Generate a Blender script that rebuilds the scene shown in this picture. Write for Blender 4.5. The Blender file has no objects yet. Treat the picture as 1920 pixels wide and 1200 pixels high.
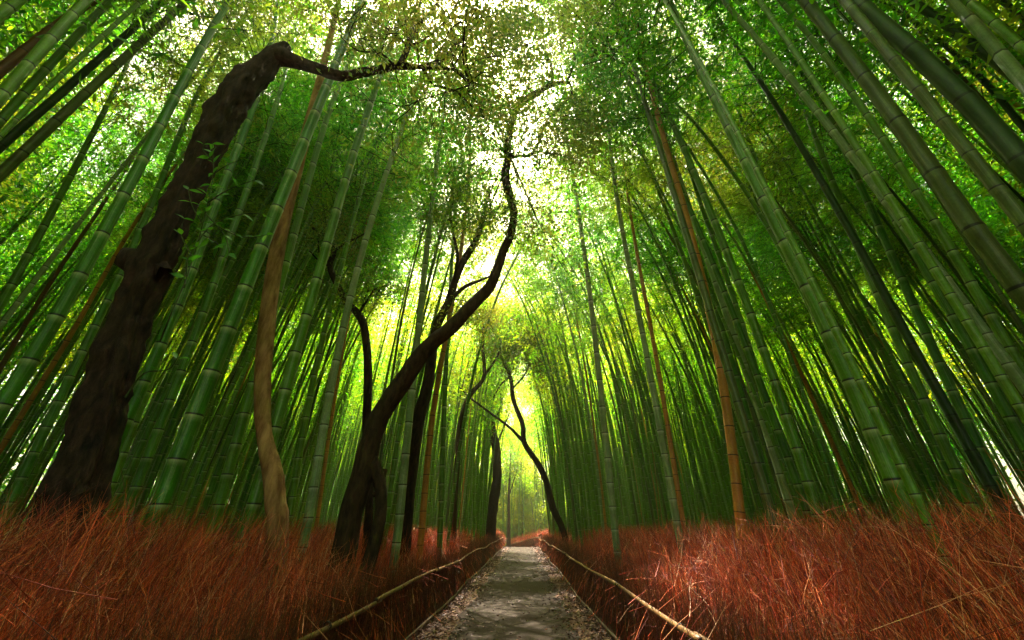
import bpy, math, numpy as np
from mathutils import Vector, Matrix, noise as mnoise

rng = np.random.default_rng(7)
SC = bpy.context.scene
COL = SC.collection
F, PITCH, YAW, H = 747.0, math.radians(27.57), math.radians(1.36), 1.4
SP, CP = math.sin(PITCH), math.cos(PITCH)
CAM = np.array([0.0, 0.0, H])

# ------------------------------------------------------------------ camera geometry (used to measure positions)
def ray(px, py):
    X, U = (px - 960) / F, (600 - py) / F
    d = np.array([X, CP - U * SP, SP + U * CP])
    c, s = math.cos(YAW), math.sin(YAW)
    return np.array([d[0] * c - d[1] * s, d[0] * s + d[1] * c, d[2]])
def at(px, py, Y):
    d = ray(px, py)
    return CAM + d * (Y / d[1])
def zdepth(p):
    p = np.asarray(p, float) - CAM
    c, s = math.cos(YAW), math.sin(YAW)
    y = -p[..., 0] * s + p[..., 1] * c
    return y * CP + p[..., 2] * SP
def proj(p):
    p = np.asarray(p, float) - CAM
    c, s = math.cos(YAW), math.sin(YAW)
    x = p[..., 0] * c + p[..., 1] * s
    y = -p[..., 0] * s + p[..., 1] * c
    z = y * CP + p[..., 2] * SP
    u = -y * SP + p[..., 2] * CP
    z = np.where(np.abs(z) < 1e-4, 1e-4, z)
    return 960 + F * x / z, 600 - F * u / z, z

def px_per_r(P, Q):
    """how many pixels wide a limb running P to Q looks at P, per metre of radius"""
    P, Q = np.asarray(P, float), np.asarray(Q, float)
    s = np.cross(Q - P, P - CAM); s /= np.linalg.norm(s)
    a, b = proj(P + s * .01), proj(P - s * .01); u, v = proj(P), proj(P + (Q - P) * .05)
    t = np.array([v[0] - u[0], v[1] - u[1]]); t /= np.linalg.norm(t); w = np.array([a[0] - b[0], a[1] - b[1]])
    return abs(w[0] * t[1] - w[1] * t[0]) / .01
FL, FR = -1.61, 1.28           # the two fence lines
def ground(x, y):
    return -0.13 * np.clip(np.asarray(y, float) - 38, 0, 6)

# ------------------------------------------------------------------ mesh accumulator
class MB:
    def __init__(s): s.v, s.q, s.uv, s.r, s.m, s.n = [], [], [], [], [], 0
    def add(s, v, q, uv=None, rnd=0.5, mat=0):
        v = np.asarray(v, np.float32).reshape(-1, 3); q = np.asarray(q, np.int32).reshape(-1, 4)
        s.v.append(v); s.q.append(q + s.n)
        s.uv.append(np.zeros((len(q) * 4, 2), np.float32) if uv is None else np.asarray(uv, np.float32).reshape(-1, 2))
        s.r.append(np.broadcast_to(np.asarray(rnd, np.float32), (len(v),)).copy())
        s.m.append(np.full(len(q), mat, np.int32)); s.n += len(v)
    def mesh(s, name, mats, smooth=True):
        me = bpy.data.meshes.new(name)
        v = np.concatenate(s.v); q = np.concatenate(s.q); uv = np.concatenate(s.uv); r = np.concatenate(s.r); m = np.concatenate(s.m)
        me.vertices.add(len(v)); me.vertices.foreach_set('co', v.ravel())
        me.loops.add(len(q) * 4); me.loops.foreach_set('vertex_index', q.ravel())
        me.polygons.add(len(q)); me.polygons.foreach_set('loop_start', np.arange(0, len(q) * 4, 4, dtype=np.int32))
        me.polygons.foreach_set('material_index', m)
        me.polygons.foreach_set('use_smooth', np.full(len(q), smooth))
        u = me.uv_layers.new(name='UVMap'); u.data.foreach_set('uv', uv.ravel())
        a = me.attributes.new('rnd', 'FLOAT', 'POINT'); a.data.foreach_set('value', r)
        for k in (mats if isinstance(mats, (list, tuple)) else [mats]): me.materials.append(k)
        me.update(calc_edges=True)
        return me

def tube(mb, P, R, sides=8, V=None, rnd=0.5, mat=0, rough=0.0, seed=0):
    """a tapering tube through points P"""
    P = np.asarray(P, float); n = len(P); R = np.broadcast_to(np.asarray(R, float), (n,))
    T = np.gradient(P, axis=0); T /= np.linalg.norm(T, axis=1)[:, None] + 1e-9
    ref = np.array([1.0, 0, 0]) if abs(T[0][0]) < .9 else np.array([0, 1.0, 0])
    A = np.zeros((n, 3)); a = np.cross(T[0], np.cross(ref, T[0])); a /= np.linalg.norm(a)
    for i in range(n):
        a = a - T[i] * a.dot(T[i]); a /= np.linalg.norm(a) + 1e-9; A[i] = a
    B = np.cross(T, A)
    th = np.linspace(0, 2 * math.pi, sides, endpoint=False)
    RR = np.repeat(R[:, None], sides, 1)
    if rough:
        g = np.random.default_rng(seed)
        k = g.normal(0, 1, (n, sides))
        k = (k + np.roll(k, 1, 1) + np.roll(k, -1, 1)) / 2.0
        k[1:-1] = (k[:-2] + k[1:-1] * 1.5 + k[2:]) / 2.5
        lob = sum(g.uniform(.3, 1) * np.cos(m * th[None, :] + g.uniform(0, 6) + np.linspace(0, g.uniform(1, 4), n)[:, None]) for m in (2, 3, 5)) / 2
        RR = RR * (1 + rough * (k * .35 + lob))
        D0 = np.cos(th)[None, :, None] * A[:, None, :] + np.sin(th)[None, :, None] * B[:, None, :]
        V0 = P[:, None, :] + RR[..., None] * D0
        fq = 1.1 / max(.04, R.max()); tb = np.array([mnoise.turbulence(Vector(q * np.array([fq, fq, fq * .55]) + seed), 4, True) for q in V0.reshape(-1, 3)]).reshape(RR.shape)
        RR = RR + rough * 1.6 * R.max() * .5 * (tb - .45) * (RR / R.max()) ** .5
    v = P[:, None, :] + RR[..., None] * (np.cos(th)[None, :, None] * A[:, None, :] + np.sin(th)[None, :, None] * B[:, None, :])
    i = np.arange(n - 1)[:, None] * sides; j = np.arange(sides)[None, :]; jn = (j + 1) % sides
    q = np.stack([i + j, i + jn, i + sides + jn, i + sides + j], -1).reshape(-1, 4)
    if V is None: V = np.arange(n) * .5
    V = np.asarray(V, float)
    u0 = np.broadcast_to(j / sides, (n - 1, sides)); u1 = np.broadcast_to((j + 1) / sides, (n - 1, sides))
    v0 = np.broadcast_to(V[:-1, None], (n - 1, sides)); v1 = np.broadcast_to(V[1:, None], (n - 1, sides))
    uv = np.stack([np.stack([u0, v0], -1), np.stack([u1, v0], -1), np.stack([u1, v1], -1), np.stack([u0, v1], -1)], 2).reshape(-1, 2)
    mb.add(v.reshape(-1, 3), q, uv, rnd, mat)

def smooth_path(P, W, step=0.12):
    """Catmull-Rom through P with radii W"""
    P = np.asarray(P, float); W = np.asarray(W, float)
    X = np.concatenate([P, W[:, None]], 1)
    X = np.vstack([2 * X[0] - X[1], X, 2 * X[-1] - X[-2]])
    out = []
    for k in range(1, len(X) - 2):
        a, b, c, d = X[k - 1:k + 3]
        m = max(2, int(np.linalg.norm(c[:3] - b[:3]) / step))
        for t in np.linspace(0, 1, m, endpoint=False):
            out.append(.5 * (2 * b + (c - a) * t + (2 * a - 5 * b + 4 * c - d) * t * t + (3 * b - a - 3 * c + d) * t ** 3))
    out.append(X[-2]); out = np.array(out)
    return out[:, :3], np.maximum(out[:, 3], W.min() * .6)

def unit(a): return a / (np.linalg.norm(a, axis=-1, keepdims=True) + 1e-9)

def leaves(mb, C, D, L, W, g, rnd=None, mat=0, fold=0.0):
    """diamond shaped leaves at C pointing along D"""
    n = len(C); D = unit(D); N = unit(g.normal(0, 1, (n, 3)) + np.array([0, 0, .9]))
    S = unit(np.cross(D, N)); N = np.cross(S, D)
    L = np.broadcast_to(L, (n,))[:, None]; W = np.broadcast_to(W, (n,))[:, None]
    tip = C + D * L - N * L * .12
    m = C + D * L * .38
    v = np.stack([C, m + S * W * .5 + N * W * fold, tip, m - S * W * .5 + N * W * fold], 1)
    q = np.arange(n * 4).reshape(n, 4)
    if rnd is None: rnd = g.uniform(0, 1, n)
    mb.add(v.reshape(-1, 3), q, None, np.repeat(rnd, 4), mat)

def twigs(mb, P0, D, L, R, g, K=4, bend=.12, droop=0.0, rnd=None, mat=0, kink=.03):
    """many thin three sided tapering stalks at once"""
    n = len(P0); D = unit(D); Ln = np.broadcast_to(L, (n,)); R = np.broadcast_to(R, (n,))
    A = unit(np.cross(D, unit(g.normal(0, 1, (n, 3))))); B = np.cross(D, A)
    t = np.linspace(0, 1, K)
    cu = g.normal(0, bend, n) * Ln
    P = P0[:, None] + D[:, None] * (Ln[:, None] * t)[..., None] + A[:, None] * (cu[:, None] * t ** 2)[..., None]
    P[:, 1:] += g.normal(0, 1, (n, K - 1, 3)) * (kink * Ln)[:, None, None]
    P[:, :, 2] -= droop * Ln[:, None] * t ** 2
    rr = R[:, None] * (1 - .75 * t)
    th = np.arange(3) * 2 * math.pi / 3
    v = P[:, :, None] + rr[:, :, None, None] * (np.cos(th)[None, None, :, None] * A[:, None, None] + np.sin(th)[None, None, :, None] * B[:, None, None])
    b = (np.arange(n) * K * 3)[:, None, None] + (np.arange(K - 1) * 3)[None, :, None]
    j = np.arange(3)[None, None]; jn = (j + 1) % 3
    q = np.stack([b + j, b + jn, b + 3 + jn, b + 3 + j], -1).reshape(-1, 4)
    if rnd is None: rnd = g.uniform(0, 1, n)
    mb.add(v.reshape(-1, 3), q, None, np.repeat(rnd, K * 3), mat)
    return P

# ------------------------------------------------------------------ materials
def nt(name):
    m = bpy.data.materials.new(name); m.use_nodes = True
    t = m.node_tree; t.nodes.clear()
    return m, t, t.nodes.new('ShaderNodeOutputMaterial')
def N(t, typ, **kw):
    n = t.nodes.new(typ)
    for k, v in kw.items():
        if k.startswith('i_'): n.inputs[int(k[2:])].default_value = v
        else: setattr(n, k, v)
    return n
def ramp(t, fac, stops, interp='LINEAR'):
    r = N(t, 'ShaderNodeValToRGB'); r.color_ramp.interpolation = interp
    e = r.color_ramp.elements
    while len(e) < len(stops): e.new(.5)
    for k, (p, c) in enumerate(stops):
        e[k].position = p; e[k].color = (*c, 1)
    t.links.new(fac, r.inputs[0]); return r.outputs[0]
def math_(t, op, a, b=None, clamp=False):
    n = N(t, 'ShaderNodeMath', operation=op, use_clamp=clamp)
    for k, x in enumerate((a, b)):
        if x is None: continue
        if isinstance(x, (int, float)): n.inputs[k].default_value = x
        else: t.links.new(x, n.inputs[k])
    return n.outputs[0]
def mix(t, fac, a, b, blend='MIX'):
    n = N(t, 'ShaderNodeMix', data_type='RGBA', blend_type=blend)
    for k, x in ((0, fac), (6, a), (7, b)):
        if isinstance(x, (int, float)): n.inputs[k].default_value = x
        elif isinstance(x, tuple): n.inputs[k].default_value = (*x, 1)
        else: t.links.new(x, n.inputs[k])
    return n.outputs[2]
def noise(t, vec, scale, detail=3, rough=.55):
    n = N(t, 'ShaderNodeTexNoise'); n.inputs['Scale'].default_value = scale
    n.inputs['Detail'].default_value = detail; n.inputs['Roughness'].default_value = rough
    if vec is not None: t.links.new(vec, n.inputs['Vector'])
    return n.outputs[0]

def leaf_mat(name, dark, mid, light, trans=.5, big=.35, tscale=1.6, warm=(.30, .27, .02)):
    m, t, out = nt(name)
    a = N(t, 'ShaderNodeAttribute', attribute_name='rnd').outputs['Fac']
    pos = N(t, 'ShaderNodeNewGeometry').outputs['Position']
    nz = noise(t, pos, big, 2)
    c = ramp(t, a, [(0, dark), (.55, mid), (1, light)])
    wf = math_(t, 'MULTIPLY', math_(t, 'SUBTRACT', nz, .47, True), 4.0, True)
    c = mix(t, wf, c, warm)
    d = N(t, 'ShaderNodeBsdfDiffuse'); tr = N(t, 'ShaderNodeBsdfTranslucent'); gl = N(t, 'ShaderNodeBsdfGlossy')
    gl.inputs['Roughness'].default_value = .45
    t.links.new(c, d.inputs[0])
    ct = mix(t, 1.0, c, (tscale, tscale, tscale * .6), 'MULTIPLY'); t.links.new(ct, tr.inputs[0])
    mx = N(t, 'ShaderNodeMixShader'); mx.inputs[0].default_value = trans
    t.links.new(d.outputs[0], mx.inputs[1]); t.links.new(tr.outputs[0], mx.inputs[2])
    m2 = N(t, 'ShaderNodeMixShader'); m2.inputs[0].default_value = .05
    gl.inputs[0].default_value = (.9, .9, .9, 1)
    t.links.new(mx.outputs[0], m2.inputs[1]); t.links.new(gl.outputs[0], m2.inputs[2])
    t.links.new(m2.outputs[0], out.inputs[0])
    return m

def culm_mat(name, c1, c2, node_dark, powder_gloss, pw=.25, streak=.5, rough=.38):
    """bamboo cane: streaks along the length that partly paint in gloss, a dark line and a powdery ring at every node, mottled age marks"""
    m, t, out = nt(name)
    uv = N(t, 'ShaderNodeUVMap').outputs[0]
    sep = N(t, 'ShaderNodeSeparateXYZ'); t.links.new(uv, sep.inputs[0])
    fr = math_(t, 'FRACT', sep.outputs[1])
    oi = N(t, 'ShaderNodeObjectInfo').outputs['Random']
    cmb = N(t, 'ShaderNodeCombineXYZ')
    t.links.new(math_(t, 'MULTIPLY', sep.outputs[0], 26), cmb.inputs[0])
    t.links.new(math_(t, 'MULTIPLY', sep.outputs[1], .5), cmb.inputs[1])
    t.links.new(math_(t, 'MULTIPLY', oi, 50), cmb.inputs[2])
    st = noise(t, cmb.outputs[0], 1.0, 4, .65)
    pos = N(t, 'ShaderNodeNewGeometry').outputs['Position']
    mott = noise(t, pos, 3.0, 4, .6)
    fine = noise(t, pos, 45, 3, .7)
    c = mix(t, ramp(t, oi, [(0, (0, 0, 0)), (1, (1, 1, 1))]), c1, c2)
    c = mix(t, math_(t, 'MULTIPLY', ramp(t, st, [(.5, (0, 0, 0)), (.66, (1, 1, 1))]), streak), c, powder_gloss)  # pale streaks, partly gloss highlights put into the colour
    c = mix(t, ramp(t, mott, [(.35, (.0,) * 3), (.7, (.75,) * 3)]), c, mix(t, 1.0, c, (.45, .5, .4), 'MULTIPLY'))
    lich = noise(t, pos, 9.0, 5, .7)
    c = mix(t, ramp(t, lich, [(.60, (0,) * 3), (.68, (.3,) * 3)]), c, powder_gloss)
    c = mix(t, ramp(t, fine, [(.3, (.5,) * 3), (.6, (0,) * 3)]), c, mix(t, 1.0, c, (.35, .35, .35), 'MULTIPLY'))
    pb = ramp(t, fr, [(.0, (0, 0, 0)), (.84, (0, 0, 0)), (.93, (.5, .5, .5)), (.965, (1, 1, 1)), (1, (1, 1, 1))])
    c = mix(t, math_(t, 'MULTIPLY', math_(t, 'MULTIPLY', pb, st), pw * 3, True), c, powder_gloss)
    nd = ramp(t, fr, [(0, (1, 1, 1)), (.035, (1, 1, 1)), (.05, (0, 0, 0)), (1, (0, 0, 0))])
    c = mix(t, nd, c, node_dark)
    b = N(t, 'ShaderNodeBsdfPrincipled')
    t.links.new(c, b.inputs['Base Color'])
    t.links.new(math_(t, 'ADD', math_(t, 'MULTIPLY', fine, .35), rough - .15), b.inputs['Roughness'])
    b.inputs['Specular IOR Level'].default_value = .4
    bp = N(t, 'ShaderNodeBump'); bp.inputs['Strength'].default_value = .25; bp.inputs['Distance'].default_value = .004
    t.links.new(st, bp.inputs['Height']); t.links.new(bp.outputs[0], b.inputs['Normal'])
    t.links.new(b.outputs[0], out.inputs[0])
    return m

def bark_mat(name, c1, c2, scale=14, bump=.8, stretch=.35, dist=.02):
    m, t, out = nt(name)
    pos = N(t, 'ShaderNodeNewGeometry').outputs['Position']
    mp = N(t, 'ShaderNodeMapping'); mp.inputs['Scale'].default_value = (1, 1, stretch); t.links.new(pos, mp.inputs[0])
    a = noise(t, mp.outputs[0], scale, 6, .7); b_ = noise(t, pos, 2.2, 4, .6); f = noise(t, pos, 70, 3, .7)
    c = mix(t, ramp(t, a, [(.35, (0, 0, 0)), (.68, (1, 1, 1))]), c1, c2)
    c = mix(t, ramp(t, b_, [(.45, (0, 0, 0)), (.7, (.6, .6, .6))]), c, mix(t, 1.0, c, (.6, .8, .45), 'MULTIPLY'))
    b = N(t, 'ShaderNodeBsdfPrincipled'); t.links.new(c, b.inputs['Base Color'])
    b.inputs['Roughness'].default_value = .9; b.inputs['Specular IOR Level'].default_value = .2
    h = math_(t, 'ADD', a, math_(t, 'MULTIPLY', f, .3))
    bp = N(t, 'ShaderNodeBump'); bp.inputs['Strength'].default_value = bump; bp.inputs['Distance'].default_value = dist
    t.links.new(h, bp.inputs['Height']); t.links.new(bp.outputs[0], b.inputs['Normal'])
    t.links.new(b.outputs[0], out.inputs[0])
    return m

def twig_mat(name, stops):
    m, t, out = nt(name)
    a = N(t, 'ShaderNodeAttribute', attribute_name='rnd').outputs['Fac']
    pos = N(t, 'ShaderNodeNewGeometry').outputs['Position']
    c = ramp(t, a, stops)
    c = mix(t, ramp(t, noise(t, pos, 1.6, 4), [(.38, (0, 0, 0)), (.62, (.8,) * 3)]), c, mix(t, 1.0, c, (.5, .55, .6), 'MULTIPLY'))
    b = N(t, 'ShaderNodeBsdfPrincipled'); t.links.new(c, b.inputs['Base Color'])
    b.inputs['Roughness'].default_value = .6
    t.links.new(b.outputs[0], out.inputs[0])
    return m

G1, G2 = (.035, .19, .003), (.13, .29, .006)
M_green = culm_mat('bamboo_green', G1, G2, (.008, .012, .004), (.32, .42, .18), .5, .5)
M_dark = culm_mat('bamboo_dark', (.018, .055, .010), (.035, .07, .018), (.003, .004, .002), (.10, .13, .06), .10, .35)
M_olive = culm_mat('bamboo_olive', (.07, .11, .02), (.10, .13, .03), (.01, .01, .004), (.25, .28, .12), .12, .5)
M_pale = culm_mat('bamboo_pale', (.20, .31, .12), (.27, .37, .17), (.05, .06, .03), (.55, .6, .48), .35, .5, .5)
M_orange = culm_mat('bamboo_tan', (.50, .19, .03), (.58, .25, .045), (.05, .015, .006), (.6, .3, .1), .10, .5, .45)
M_red = culm_mat('bamboo_red_brown', (.12, .035, .012), (.14, .045, .015), (.02, .008, .004), (.25, .1, .05), .10, .5, .45)
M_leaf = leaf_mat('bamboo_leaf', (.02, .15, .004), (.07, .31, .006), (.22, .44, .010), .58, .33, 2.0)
M_midleaf = leaf_mat('lit_bamboo_leaf', (.05, .22, .004), (.16, .40, .006), (.38, .54, .012), .6, .25, 1.9, (.45, .40, .02))  # brighter bamboo leaf for distant crowns, sunlit tone put into its colour
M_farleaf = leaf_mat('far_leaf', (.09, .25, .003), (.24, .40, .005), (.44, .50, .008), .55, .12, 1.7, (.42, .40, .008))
M_treeleaf = leaf_mat('tree_leaf', (.025, .09, .006), (.07, .16, .008), (.19, .23, .02), .55, .6, 1.9, (.20, .17, .015))
M_shootleaf = leaf_mat('shoot_leaf', (.03, .15, .008), (.07, .26, .012), (.14, .36, .02), .45, .6, 1.5, (.06, .22, .015))
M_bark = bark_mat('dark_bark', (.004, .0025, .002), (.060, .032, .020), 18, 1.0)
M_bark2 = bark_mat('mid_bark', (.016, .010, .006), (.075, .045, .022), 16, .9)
M_tan = bark_mat('tan_bark', (.14, .06, .022), (.46, .26, .11), 11, .6, .22, .012)
M_branchlet = bark_mat('branchlet', (.02, .03, .008), (.06, .09, .02), 20, .2)
M_brush = twig_mat('dry_brush', [(0, (.07, .008, .004)), (.4, (.38, .034, .009)), (.6, (.94, .112, .018)), (.85, (.95, .235, .055)), (1, (.95, .52, .26))])
M_face = twig_mat('fence_brushwood', [(0, (.05, .018, .008)), (.5, (.20, .06, .018)), (1, (.38, .14, .04))])
M_litter = twig_mat('litter', [(0, (.04, .014, .008)), (.5, (.11, .036, .016)), (1, (.20, .08, .035))])
M_rail = culm_mat('rail_cane', (.19, .085, .018), (.22, .10, .022), (.03, .015, .008), (.26, .15, .05), .2, .5, .5)
M_rail_low = culm_mat('low_rail_cane', (.10, .055, .022), (.12, .065, .028), (.02, .014, .01), (.16, .11, .06), .2, .6, .6)

M_rope = twig_mat('dark_rope', [(0, (.02, .014, .01)), (1, (.05, .035, .02))])
def ground_mat():
    m, t, out = nt('forest_floor')
    pos = N(t, 'ShaderNodeNewGeometry').outputs['Position']
    a = noise(t, pos, 22, 5, .7); b_ = noise(t, pos, 1.3, 3)
    c = ramp(t, a, [(.3, (.03, .014, .008)), (.5, (.12, .055, .028)), (.72, (.26, .13, .07))])
    c = mix(t, ramp(t, b_, [(.4, (0, 0, 0)), (.7, (.7,) * 3)]), c, (.07, .04, .02))
    b = N(t, 'ShaderNodeBsdfPrincipled'); t.links.new(c, b.inputs['Base Color']); b.inputs['Roughness'].default_value = .95
    bp = N(t, 'ShaderNodeBump'); bp.inputs['Strength'].default_value = .8; bp.inputs['Distance'].default_value = .02
    t.links.new(a, bp.inputs['Height']); t.links.new(bp.outputs[0], b.inputs['Normal'])
    t.links.new(b.outputs[0], out.inputs[0]); return m
def path_mat():
    m, t, out = nt('worn_asphalt')
    pos = N(t, 'ShaderNodeNewGeometry').outputs['Position']
    a = noise(t, pos, 160, 3, .8); b_ = noise(t, pos, .9, 5, .6)
    vo = N(t, 'ShaderNodeTexVoronoi'); vo.inputs['Scale'].default_value = 95; t.links.new(pos, vo.inputs['Vector'])
    c = ramp(t, a, [(.3, (.015, .0095, .006)), (.55, (.033, .022, .014)), (.75, (.08, .054, .034))])
    c = mix(t, ramp(t, b_, [(.35, (0, 0, 0)), (.7, (.35,) * 3)]), c, mix(t, 1.0, c, (.82, .8, .75), 'MULTIPLY'))
    c = mix(t, ramp(t, vo.outputs['Distance'], [(.05, (.45,) * 3), (.3, (0,) * 3)]), c, (.09, .066, .048))
    b = N(t, 'ShaderNodeBsdfPrincipled'); t.links.new(c, b.inputs['Base Color']); b.inputs['Roughness'].default_value = .85; b.inputs['Specular IOR Level'].default_value = .12
    bp = N(t, 'ShaderNodeBump'); bp.inputs['Strength'].default_value = .6; bp.inputs['Distance'].default_value = .006
    t.links.new(math_(t, 'ADD', a, vo.outputs['Distance']), bp.inputs['Height']); t.links.new(bp.outputs[0], b.inputs['Normal'])
    t.links.new(b.outputs[0], out.inputs[0]); return m

# ------------------------------------------------------------------ object helpers
def obj(name, me, parent=None, loc=None):
    o = bpy.data.objects.new(name, me); COL.objects.link(o)
    if parent is not None: o.parent = parent
    if loc is not None: o.location = loc
    return o
def empty(name, loc):
    o = bpy.data.objects.new(name, None); COL.objects.link(o); o.location = tuple(float(x) for x in loc)
    o.empty_display_size = .2
    return o
def tag(o, label=None, cat=None, group=None, kind=None):
    if label: o['label'] = label
    if cat: o['category'] = cat
    if group: o['group'] = group
    if kind: o['kind'] = kind
    return o

# ------------------------------------------------------------------ ground and path
def sheet(xs, ys, dz, name, mat, edge=None):
    X, Y = np.meshgrid(xs, ys, indexing='ij')
    if edge is not None: X = edge(X, Y)
    Z = ground(X, Y) + dz
    v = np.stack([X, Y, Z], -1).reshape(-1, 3); n, m = X.shape
    i = np.arange(n - 1)[:, None] * m; j = np.arange(m - 1)[None]
    q = np.stack([i + j, i + m + j, i + m + j + 1, i + j + 1], -1).reshape(-1, 4)
    mb = MB(); mb.add(v, q); return obj(name, mb.mesh(name, mat))
tag(sheet(np.array([-300, -60, -20, -6, 0, 6, 20, 60, 300.]), np.array([-300, -60, 0, 20, 38, 39, 40, 41, 42, 43, 44, 70, 400.]), 0, 'ground', ground_mat()), kind='structure')
ysp = np.concatenate([np.arange(-4, 38, .35), np.arange(38, 60, 1.)])
def pedge(X, Y):
    w = .05 * np.sin(Y * 1.9 + X * 3) + .04 * np.sin(Y * 4.3 + 1) + rng.normal(0, .018, Y.shape)
    cx = np.where(Y > 36, -.05 * (Y - 36) ** 2 * .55, 0)
    return X + np.where(np.abs(X) > .5, w * np.sign(X), 0) + cx
tag(sheet(np.array([-1.12, -.6, 0, .5, .84]), ysp, .004, 'path', path_mat(), pedge), kind='structure')
# fallen leaves along both edges of the path
mb = MB(); n = 26000
yy = 1.0 * np.exp(rng.uniform(0, math.log(40), n)) + .5
side = rng.uniform(0, 1, n) < .5
e = np.abs(rng.normal(0, .3, n))
xx = np.where(side, FL + .02 + e, FR - .02 - e)
k = rng.uniform(0, 1, n) < .035; xx = np.where(k, rng.uniform(-1, .8, n), xx)
C = np.stack([xx, yy, ground(xx, yy) + rng.uniform(.006, .03, n)], 1)
D = rng.normal(0, 1, (n, 3)); D[:, 2] *= .15
leaves(mb, C, D, rng.uniform(.025, .065, n) * (1 + yy * .02), rng.uniform(.010, .024, n) * (1 + yy * .02), rng)
tag(obj('leaf_litter', mb.mesh('leaf_litter', M_litter, False)), 'dry brown leaves strewn along both edges of the grey path', 'leaf litter', kind='stuff')

# ------------------------------------------------------------------ fences
def rail(mb, P, r, seed):
    """several canes lashed end to end: thick end over thin end, slightly offset"""
    g = np.random.default_rng(seed); P = np.asarray(P, float)
    s = np.concatenate([[0], np.cumsum(np.linalg.norm(np.diff(P, axis=0), axis=1))])
    a = -.2; vv = 0
    while a < s[-1]:
        b = min(a + g.uniform(2.6, 3.8), s[-1] + .1)
        m = max(8, int((b - a) / .09)); t = np.linspace(a, b, m)
        Q = np.stack([np.interp(t, s, P[:, k]) for k in range(3)], 1)
        off = g.normal(0, .008, 3); Q += off
        Q[:, 2] += .022 * np.sin((t - a) / (b - a) * math.pi) * g.uniform(-1, 1)
        Q[:, 0] += .02 * np.sin((t - a) / (b - a) * math.pi) * g.uniform(-1, 1)
        rr = r * np.linspace(1.1, .82, m)
        Vn = (t - a) / .3 + vv; f = Vn % 1
        rr = rr * (1 + .14 * np.exp(-((np.minimum(f, 1 - f)) / .09) ** 2))
        rr[0] = rr[-1] = .002
        Q = np.vstack([Q[0] - (Q[1] - Q[0]) * .02, Q, Q[-1] + (Q[-1] - Q[-2]) * .02]); rr = np.concatenate([[.001], np.r_[rr[1], rr[1:-1], rr[-2]], [.001]])
        tube(mb, Q, rr, 9, np.r_[Vn[0], Vn, Vn[-1]])
        if b >= s[-1]: break
        a = b - .18; vv += 20
def fence(name, label, top, bot, seed, r=.023, nface=15000, inner=1):
    base = bot[0]; root = tag(empty(name, (base[0], base[1], base[2] - .05)), label, 'fence', 'brushwood fences with cane rails along the path')
    off = -np.array(root.location)
    m = MB(); rail(m, top + off, r, seed); obj('top_rail', m.mesh('top_rail', M_rail), root)
    m = MB(); rail(m, bot + off, r * .85, seed + 1); obj('bottom_rail', m.mesh('bottom_rail', M_rail_low), root)
    g = np.random.default_rng(seed + 2)
    s = np.concatenate([[0], np.cumsum(np.linalg.norm(np.diff(top, axis=0), axis=1))])
    u = s[-1] * (np.exp(g.uniform(0, 1, nface) * 2.4) - 1) / (math.exp(2.4) - 1) if nface > 3000 else g.uniform(0, s[-1], nface)
    T = np.stack([np.interp(u, s, top[:, k]) for k in range(3)], 1); B = np.stack([np.interp(u, s, bot[:, k]) for k in range(3)], 1)
    B = B + off; T = T + off
    B[:, 0] += inner * g.uniform(.03, .14, nface); T[:, 0] += inner * g.uniform(.03, .14, nface)
    f = g.uniform(-.1, .6, nface)[:, None]
    P0 = B + (T - B) * f
    D = (T - B) + g.normal(0, .13, (nface, 3)) * np.array([.4, 1, .6]) 
    m = MB(); twigs(m, P0, D, g.uniform(.35, .75, nface), g.uniform(.0016, .0035, nface) * (1 + u * .05), g, 4, .06, rnd=g.beta(1.6, 2.2, nface))
    obj('brushwood', m.mesh('brushwood', M_face), root)
    m = MB()
    for a in np.arange(1.2, s[-1], 2.4):
        t = np.array([np.interp(a, s, top[:, k]) for k in range(3)]) + off; b = np.array([np.interp(a, s, bot[:, k]) for k in range(3)]) + off
        t[0] += inner * .05; b[0] += inner * .05
        m3 = MB(); e = r * 1.25; ca = np.linspace(0, 4 * math.pi, 26); dx = np.linspace(-.02, .02, 26)
        tube(m3, t + np.stack([np.cos(ca) * e - inner * .05, dx, np.sin(ca) * e], 1), .004, 5); obj('rope_tie', m3.mesh('rope_tie', M_rope), root)
        m2 = MB(); tube(m2, np.linspace(b - [0, 0, .1], t + [0, 0, .03], 5), [.022, .021, .02, .02, .019], 7)
        obj('post', m2.mesh('post', M_rail_low), root)
    return root
ys = np.arange(.4, 37.5, .5)
def line(x0, h, ys, ph): return np.stack([x0 + .025 * np.sin(ys * .7 + ph), ys, h + .014 * np.sin(ys * .9 + ph)], 1)
fence('brushwood_fence', 'low fence of reddish twigs with two cane rails, along the left edge of the path', line(FL, .70, ys, 0), line(FL + .03, .05, ys, 1), 11, inner=-1)
fence('brushwood_fence', 'low fence of reddish twigs with two cane rails, along the right edge of the path', line(FR, .70, ys, 2), line(FR - .03, .05, ys, 3), 21, inner=1)
t = np.linspace(0, 1, 14)
fx, fy = 1.28 - 2.6 * t, 37.6 + 6.2 * t - 1.2 * np.sin(t * 3.14) * 0
gz = ground(fx, fy)
fence('brushwood_fence', 'short far fence slanting across the end of the path at the bend', np.stack([fx, fy, gz + .7], 1), np.stack([fx, fy, gz + .06], 1), 31, .032, 2500, inner=.5)

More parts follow.
